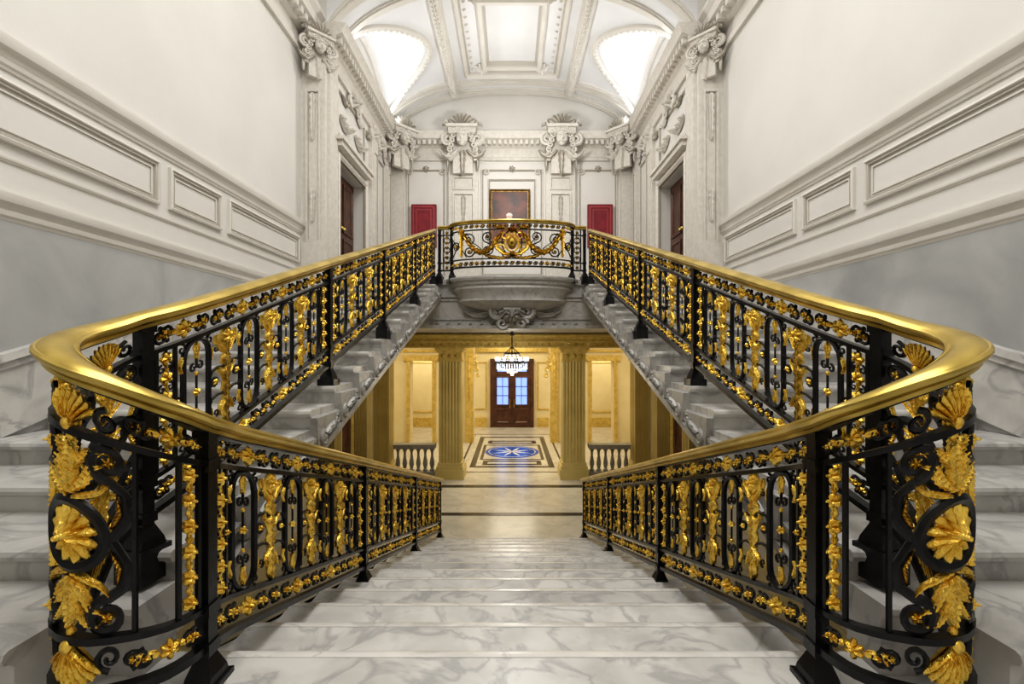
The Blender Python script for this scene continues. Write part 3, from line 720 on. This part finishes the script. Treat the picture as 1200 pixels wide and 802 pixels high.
def flutedpillar(name,cx,cy,w,dp,z0,z1,mat=YEL):
    e=empty(name);c=MB()
    def side(a,b,n,nrm):
        pts=[]
        for i in range(n):
            t0=.08+.84*i/n;t1=.08+.84*(i+.75)/n
            for t,dd in((t0,0),(t0+(t1-t0)*.2,.022),(t0+(t1-t0)*.8,.022),(t1,0)):
                pts.append((a[0]+(b[0]-a[0])*t-nrm[0]*dd,a[1]+(b[1]-a[1])*t-nrm[1]*dd))
        return [a]+pts
    hx,hy=w/2,dp/2
    poly=side((cx-hx,cy-hy),(cx+hx,cy-hy),6,(0,-1))+side((cx+hx,cy-hy),(cx+hx,cy+hy),5,(1,0))+side((cx+hx,cy+hy),(cx-hx,cy+hy),6,(0,1))+side((cx-hx,cy+hy),(cx-hx,cy-hy),5,(-1,0))
    c.prism(poly,z0+.35,z1-.28,IDM)
    for a,b_,o in((0,.22,.07),(.22,.28,.05),(.28,.36,.025)):c.box(cx-hx-o,cx+hx+o,cy-hy-o,cy+hy+o,z0+a,z0+b_)
    c.obj('shaft',mat,e,False);c=MB()
    for a,b_,o in((-.30,-.26,.03),(-.26,-.10,.01),(-.10,-.05,.05),(-.05,0,.08)):c.box(cx-hx-o,cx+hx+o,cy-hy-o,cy+hy+o,z1+a,z1+b_)
    M=plane((cx,cy-hy-.01,z1-.18),(1,0,0),(0,0,1),(0,-1,0))
    for i in range(3):c.rosette(M,(i-1)*w*.3,0,.055,6,.03,False)
    c.obj('capital',YG,e,False)
for i,(x,y,w_) in enumerate(((-1.39,10.4,.50),(1.39,10.4,.50),(-2.92,10.4,.34),(2.92,10.4,.34),(-2.92,8.95,.24),(2.92,8.95,.24),(-2.92,7.35,.24),(2.92,7.35,.24))):
    flutedpillar('fluted_column'+('' if i==0 else '.%03d'%i),x,y,w_,.42 if i<4 else .30,ZG,.08 if i<6 else .0)
l=MB();l.box(-3.09,3.09,10.15,10.65,.08,.41)
for z0,z1,dd in((.08,.12,.03),(.2,.235,.03),(.29,.33,.06),(.33,.37,.1)):l.box(-3.09,3.09,10.15-dd,10.16,z0,z1)
M=plane((0,10.15,0),(1,0,0),(0,0,1),(0,-1,0))
for i in range(40):l.rosette(M,-2.9+i*.149,.165,.03,5,.02,False)
for sx in(-1,1):
    a,b_=sorted((sx*3.1,sx*2.98));l.box(a,b_,8.3,10.15,.08,.36)
l.obj('trim_lintel',YG,None,False)
for sx,sd in((-1,'left'),(1,'right')):
    g=MB();M=plane((sx*XW,0,0),(0,1,0),(0,0,1),(-sx,0,0))
    for y0,y1 in((2.0,3.2),(3.35,4.7),(4.85,6.2)):
        zt=min(-.9,-1.9+S*y0)
        g.frame(M,y0,y1,-2.4,zt,pf)
    g.box(.93,7.2,ZG,-2.6,0,.04,M)
    g.obj('baseboard_'+sd,YELL,None,False)
    dd=empty('side_door' if sx<0 else 'side_door.001');w=MB();w.box(7.75,8.6,ZG,-.85,0,.05,M)
    for z0,z1 in((-2.7,-1.9),(-1.8,-1.0)):
        w.frame(M,7.85,8.5,z0,z1,[(0,.05),(0,.07),(.03,.075),(.05,.05)])
    w.obj('leaf',WOOD,dd,False);w=MB();w.frame(M,7.65,8.7,ZG,-.75,[(0,0),(0,.08),(.05,.1),(.1,.06),(.1,0)]);w.obj('casing',YG,dd,False)
wallobj('wall_under_landing',YELL,[(-3.1,3.1,.75,.9,ZG,ZL-.3)])
def balust(name,x0,x1,y):
    e=empty(name);c=MB();c.box(x0,x1,y-.12,y+.12,ZG,ZG+.14);c.box(x0,x1,y-.13,y+.13,ZG+.66,ZG+.76)
    n=6
    prof=[(.05,.14),(.05,.18),(.03,.2),(.055,.3),(.05,.36),(.025,.5),(.03,.58),(.05,.62),(.05,.66)]
    for i in range(n):
        cx=x0+(x1-x0)*(i+.5)/n;P=[];F=[]
        for r,z in prof:
            for k in range(10):P.append((cx+r*math.cos(2*pi*k/10),y+r*math.sin(2*pi*k/10),ZG+z))
        for a in range(len(prof)-1):
            for k in range(10):F.append((a*10+k,a*10+(k+1)%10,a*10+10+(k+1)%10,a*10+10+k))
        c.add(P,F)
    c.obj('balusters',BALM,e,True,.5)
balust('marble_balustrade',-2.67,-1.74,10.35);balust('marble_balustrade.001',1.74,2.67,10.35)
wallobj('wall_vestibule_left',YELL,[(-5.2,-5.0,10.3,17.4,ZG,1.0),(-5.1,-3.1,10.3,10.5,ZG,.7)])
wallobj('wall_vestibule_right',YELL,[(5.0,5.2,10.3,17.4,ZG,1.0),(3.1,5.1,10.3,10.5,ZG,.7)])
wallobj('wall_far',YELL,[(-5.0,5.0,17.2,17.4,ZG,.7)])
wallobj('ceiling_vestibule',YELL,[(-5.0,5.0,10.5,17.4,.7,.9)])
for sx,sd in((-1,'left'),(1,'right')):
    def bx(x0,x1,z0,z1):
        a,b_=sorted((sx*x0,sx*x1));return (a,b_,14.3,14.7,z0,z1)
    wallobj('wall_pier_'+sd,YELL,[bx(1.2,2.5,ZG,.7),bx(3.2,5.0,ZG,.7),bx(2.5,3.2,-.3,.7)])
wallobj('wall_pier_lintel',YELL,[(-1.2,1.2,14.3,14.7,.25,.7)])
t=MB();M=plane((0,14.3,0),(1,0,0),(0,0,1),(0,-1,0))
for sx in(-1,1):
    x0,x1=sorted((sx*1.2,sx*1.45));t.box(x0,x1,ZG,.2,0,.08,M)
    for k in range(4):
        t.scroll(M,sx*(1.20-.05*k),(-.15-.2*k),.15-.03*k,pi/2,-sx*1.3,.035,16,w=.06)
    t.ribbon(M,[(sx*1.32,-.2-.12*k) for k in range(12)],[.03,.09,.05,.10,.05,.08,.04,.07,.03,.06,.03,.01],.06,False,.08,.3)
    t.frame(M,min(sx*1.6,sx*2.2),max(sx*1.6,sx*2.2),-2.3,-.2,pf)
    for xa in(2.40,3.2):t.box(min(sx*xa,sx*(xa+.1)),max(sx*xa,sx*(xa+.1)),ZG,-.2,0,.07,M)
    t.box(min(sx*2.3,sx*3.4),max(sx*2.3,sx*3.4),-.3,-.12,0,.10,M)
t.box(-5,-1.2,-.02,.06,0,.06,M);t.box(1.2,5,-.02,.06,0,.06,M)
M=plane((0,17.2,0),(1,0,0),(0,0,1),(0,-1,0))
for sx in(-1,1):
    t.frame(M,min(sx*.95,sx*1.6),max(sx*.95,sx*1.6),-2.2,-.4,pf);t.box(min(sx*.95,sx*5),max(sx*.95,sx*5),ZG,-2.5,0,.05,M)
    t.frame(M,min(sx*2.9,sx*4.2),max(sx*2.9,sx*4.2),-2.3,-.4,pf)
t.box(-5,5,-.02,.12,0,.1,M)
t.obj('trim_vestibule',YG,None,False)
e=empty('entrance_door');w=MB();M=plane((0,17.19,0),(.86,0,0),(0,0,1),(0,-1,0));g=MB();c=MB()
w.box(-.88,.88,ZG,-.30,0,.06,M);w.box(-.95,.95,-.42,-.28,0,.14,M);w.box(-.95,-.8,ZG,-.35,0,.11,M);w.box(.8,.95,ZG,-.35,0,.11,M)
for s_ in(-1,1):
    x0,x1=sorted((s_*.04,s_*.78))
    w.box(x0,x1,ZG+.02,-.85,.06,.10,M)
    g.box(x0+.12,x1-.12,-2.0,-.98,.10,.115,M);g.box(x0+.14,x1-.14,-.76,-.52,.06,.075,M)
    w.frame(M,x0+.08,x1-.08,-2.04,-.94,[(0,.1),(0,.13),(.04,.135),(.05,.11)])
    w.frame(M,x0+.08,x1-.08,-2.7,-2.14,[(0,.1),(0,.13),(.04,.135),(.07,.11)])
    for k in range(1,3):w.box(x0+.12,x1-.12,-2.0+.34*k-.012,-2.0+.34*k+.012,.11,.13,M)
    w.box((x0+x1)/2-.012,(x0+x1)/2+.012,-2.0,-.98,.11,.13,M)
    c.tube(M,[(s_*.09,-2.1,.12),(s_*.09,-2.1,.17),(s_*.09,-1.8,.17),(s_*.09,-1.8,.12)],.014,6)
w.obj('leaves',WOOD,e,False);g.obj('panes',GLOW,e,False);c.obj('handles',BRASS,e)
e=empty('chandelier');f=MB();cr=MB();bl=MB();cy,cz=9.35,-.20
f.tube(IDM,[(0,cy,.41),(0,cy,cz-.2)],.012,6);M=plane((0,cy,cz),(1,0,0),(0,1,0),(0,0,1));f.ring(M,0,0,.31,.016,28,6,w=-.03);f.ring(M,0,0,.15,.014,20,6,w=.16)
f.ball(IDM,0,cy,.36,.05)
for i in range(12):
    a=2*pi*i/12;ca,sa=math.cos(a),math.sin(a)
    f.tube(IDM,[(0,cy,cz-.12),(.12*ca,cy+.12*sa,cz-.16),(.24*ca,cy+.24*sa,cz-.12),(.32*ca,cy+.32*sa,cz-.03),(.32*ca,cy+.32*sa,cz)],.010,5)
    f.tube(IDM,[(.31*ca,cy+.31*sa,cz-.03),(.21*ca,cy+.21*sa,cz+.05),(.15*ca,cy+.15*sa,cz+.16),(0,cy,cz+.3)],.006,4)
    bl.ball(IDM,.32*ca,cy+.32*sa,cz+.055,.028,n=8)
    cr.tube(IDM,[(.32*ca,cy+.32*sa,cz+.0),(.32*ca,cy+.32*sa,cz+.03)],.03,8)
for i in range(36):
    a=2*pi*i/36;ca,sa=math.cos(a),math.sin(a)
    for k in range(4):cr.ball(IDM,.31*ca,cy+.31*sa,cz-.06-.032*k,.013,n=6)
    for k in range(3):cr.ball(IDM,(.15+.05*k)*ca,cy+(.15+.05*k)*sa,cz+.12-.05*k,.012,n=6)
    cr.ball(IDM,.20*ca,cy+.20*sa,cz-.17,.015,n=6);cr.ball(IDM,.10*ca,cy+.10*sa,cz-.22,.015,n=6)
cr.ball(IDM,0,cy,cz-.27,.035)
f.obj('frame',BRONZE,e);cr.obj('crystals',CRYS,e);bl.obj('bulbs',BULB,e)
e=empty('portrait_painting');M=plane((-.05,10.27,3.05),(1,0,0),(0,0,1),(0,-1,0));f=MB()
f.frame(M,-.46,.46,-.6,.6,[(0,0),(0,.04),(.025,.055),(.045,.03),(.06,.03),(.06,0)]);f.obj('frame',FRAMEG,e,False)
c=MB();c.box(-.42,.42,-.56,.56,0,.02,M);c.obj('canvas',CANV,e,False)
c=MB();c.prism([(-.3,-.55),(-.27,-.36),(-.16,-.18),(0,-.13),(.14,-.18),(.25,-.36),(.3,-.55)],.02,.024,M);c.obj('robe',ROBE,e,False)
c=MB();c.prism([(.065*math.cos(2*pi*i/20)-.01,-.04+.085*math.sin(2*pi*i/20)) for i in range(20)],.024,.028,M);c.obj('face',SKIN,e,False)
c=MB();c.prism([(-.1,-.14),(0,-.28),(.08,-.14),(0,-.115)],.024,.027,M);c.prism([(.075*math.cos(pi*i/12)-.01,.0+.07*math.sin(pi*i/12)) for i in range(13)],.022,.030,M);c.obj('collar_and_hair',WHT,e,False)
for i,x in enumerate((-1.98,1.98)):
    e=empty('red_wall_cabinet' if i==0 else 'red_wall_cabinet.001');M=plane((x,10.3,0),(1,0,0),(0,0,1),(0,-1,0));c=MB()
    c.box(-.28,.28,2.35,3.30,0,.10,M);c.obj('body',RED,e,False);c=MB()
    c.frame(M,-.24,.24,2.4,3.25,[(0,.1),(0,.11),(.02,.11),(.02,.1)]);c.frame(M,-.17,.17,2.47,3.18,[(0,.1),(0,.11),(.015,.11),(.015,.1)]);c.obj('inlay',mk('red_inlay%d'%i,(.42,.07,.07),rough=.4),e,False)
e=empty('ceiling_fill_panel');c=MB();c.frame(plane((0,0,ZC),(1,0,0),(0,1,0),(0,0,-1)),-1.9,1.9,-.8,5.4,[(0,0),(0,.1),(.15,.12),(.2,0)]);c.obj('frame',TRIM,e,False)  # unseen glowing panel added in the ceiling to light the stairwell
c=MB();c.box(-1.7,1.7,-.6,5.2,ZC-.03,ZC-.01);c.obj('panes',FILLP,e,False)
# ---------------------------------------------------------------- lights
def light(kind,name,loc,e,col=(1,1,1),size=.3,sy=None,rot=(0,0,0)):
    l=bpy.data.lights.new(name,kind);l.energy=e;l.color=col
    if kind=='AREA':
        l.size=size
        if sy:l.shape='RECTANGLE';l.size_y=sy
    else:l.shadow_soft_size=size
    o=bpy.data.objects.new(name,l);o.location=loc;o.rotation_euler=rot;bpy.context.scene.collection.objects.link(o);return o
light('AREA','ceiling_fill',(0,2.3,ZC-.08),240,(1,.985,.955),3.2,5.6)  # added area light under the ceiling panel, out of view
for sx in(-1,1):light('AREA','cove_lamp',(sx*2.48,8.5,4.93),11,(.94,.97,1),.22,2.4,(0,pi-sx*.9,0))
light('POINT','hall_fill',(0,8.1,3.9),98,(1,.985,.955),.2)  # added fill light in mid-air with no fixture, lights stairs from ahead
light('POINT','chandelier_lamp',(0,9.35,-.5),30,(1,.90,.70),.15)
light('AREA','vestibule_lamp',(0,12.4,.62),95,(1,.89,.68),1.6,2.5)
light('AREA','entrance_lamp',(0,16,.62),44,(1,.89,.70),1.5,1.5)
for x in(-3.4,3.4):
    light('AREA','vestibule_side_lamp',(x,12.3,.62),38,(1,.89,.68),1.2,1.2)
    light('AREA','vestibule_rear_lamp',(x,16,.62),44,(1,.91,.74),1.2,1.2)
for x in(-2.2,2.2):light('POINT','under_stair_lamp',(x,7.6,-.6),8,(1,.86,.62),.15)
w=bpy.data.worlds.new('world');bpy.context.scene.world=w;w.use_nodes=True
w.node_tree.nodes['Background'].inputs[0].default_value=(.6,.65,.7,1);w.node_tree.nodes['Background'].inputs[1].default_value=.3
for o in bpy.context.scene.objects:
    if o.parent is None:o.location.z+=ZO
cd=bpy.data.cameras.new('camera');co=bpy.data.objects.new('camera',cd);bpy.context.scene.collection.objects.link(co)
cd.lens=16;cd.sensor_width=36;cd.shift_y=11/1200;cd.clip_start=.05
co.location=(0,0,ZO);co.rotation_euler=(pi/2,0,0);bpy.context.scene.camera=co
vs=bpy.context.scene.view_settings
vs.view_transform='Standard'
for lk in('Medium High Contrast','Standard - Medium High Contrast'):
    try:
        vs.look=lk;break
    except Exception:pass
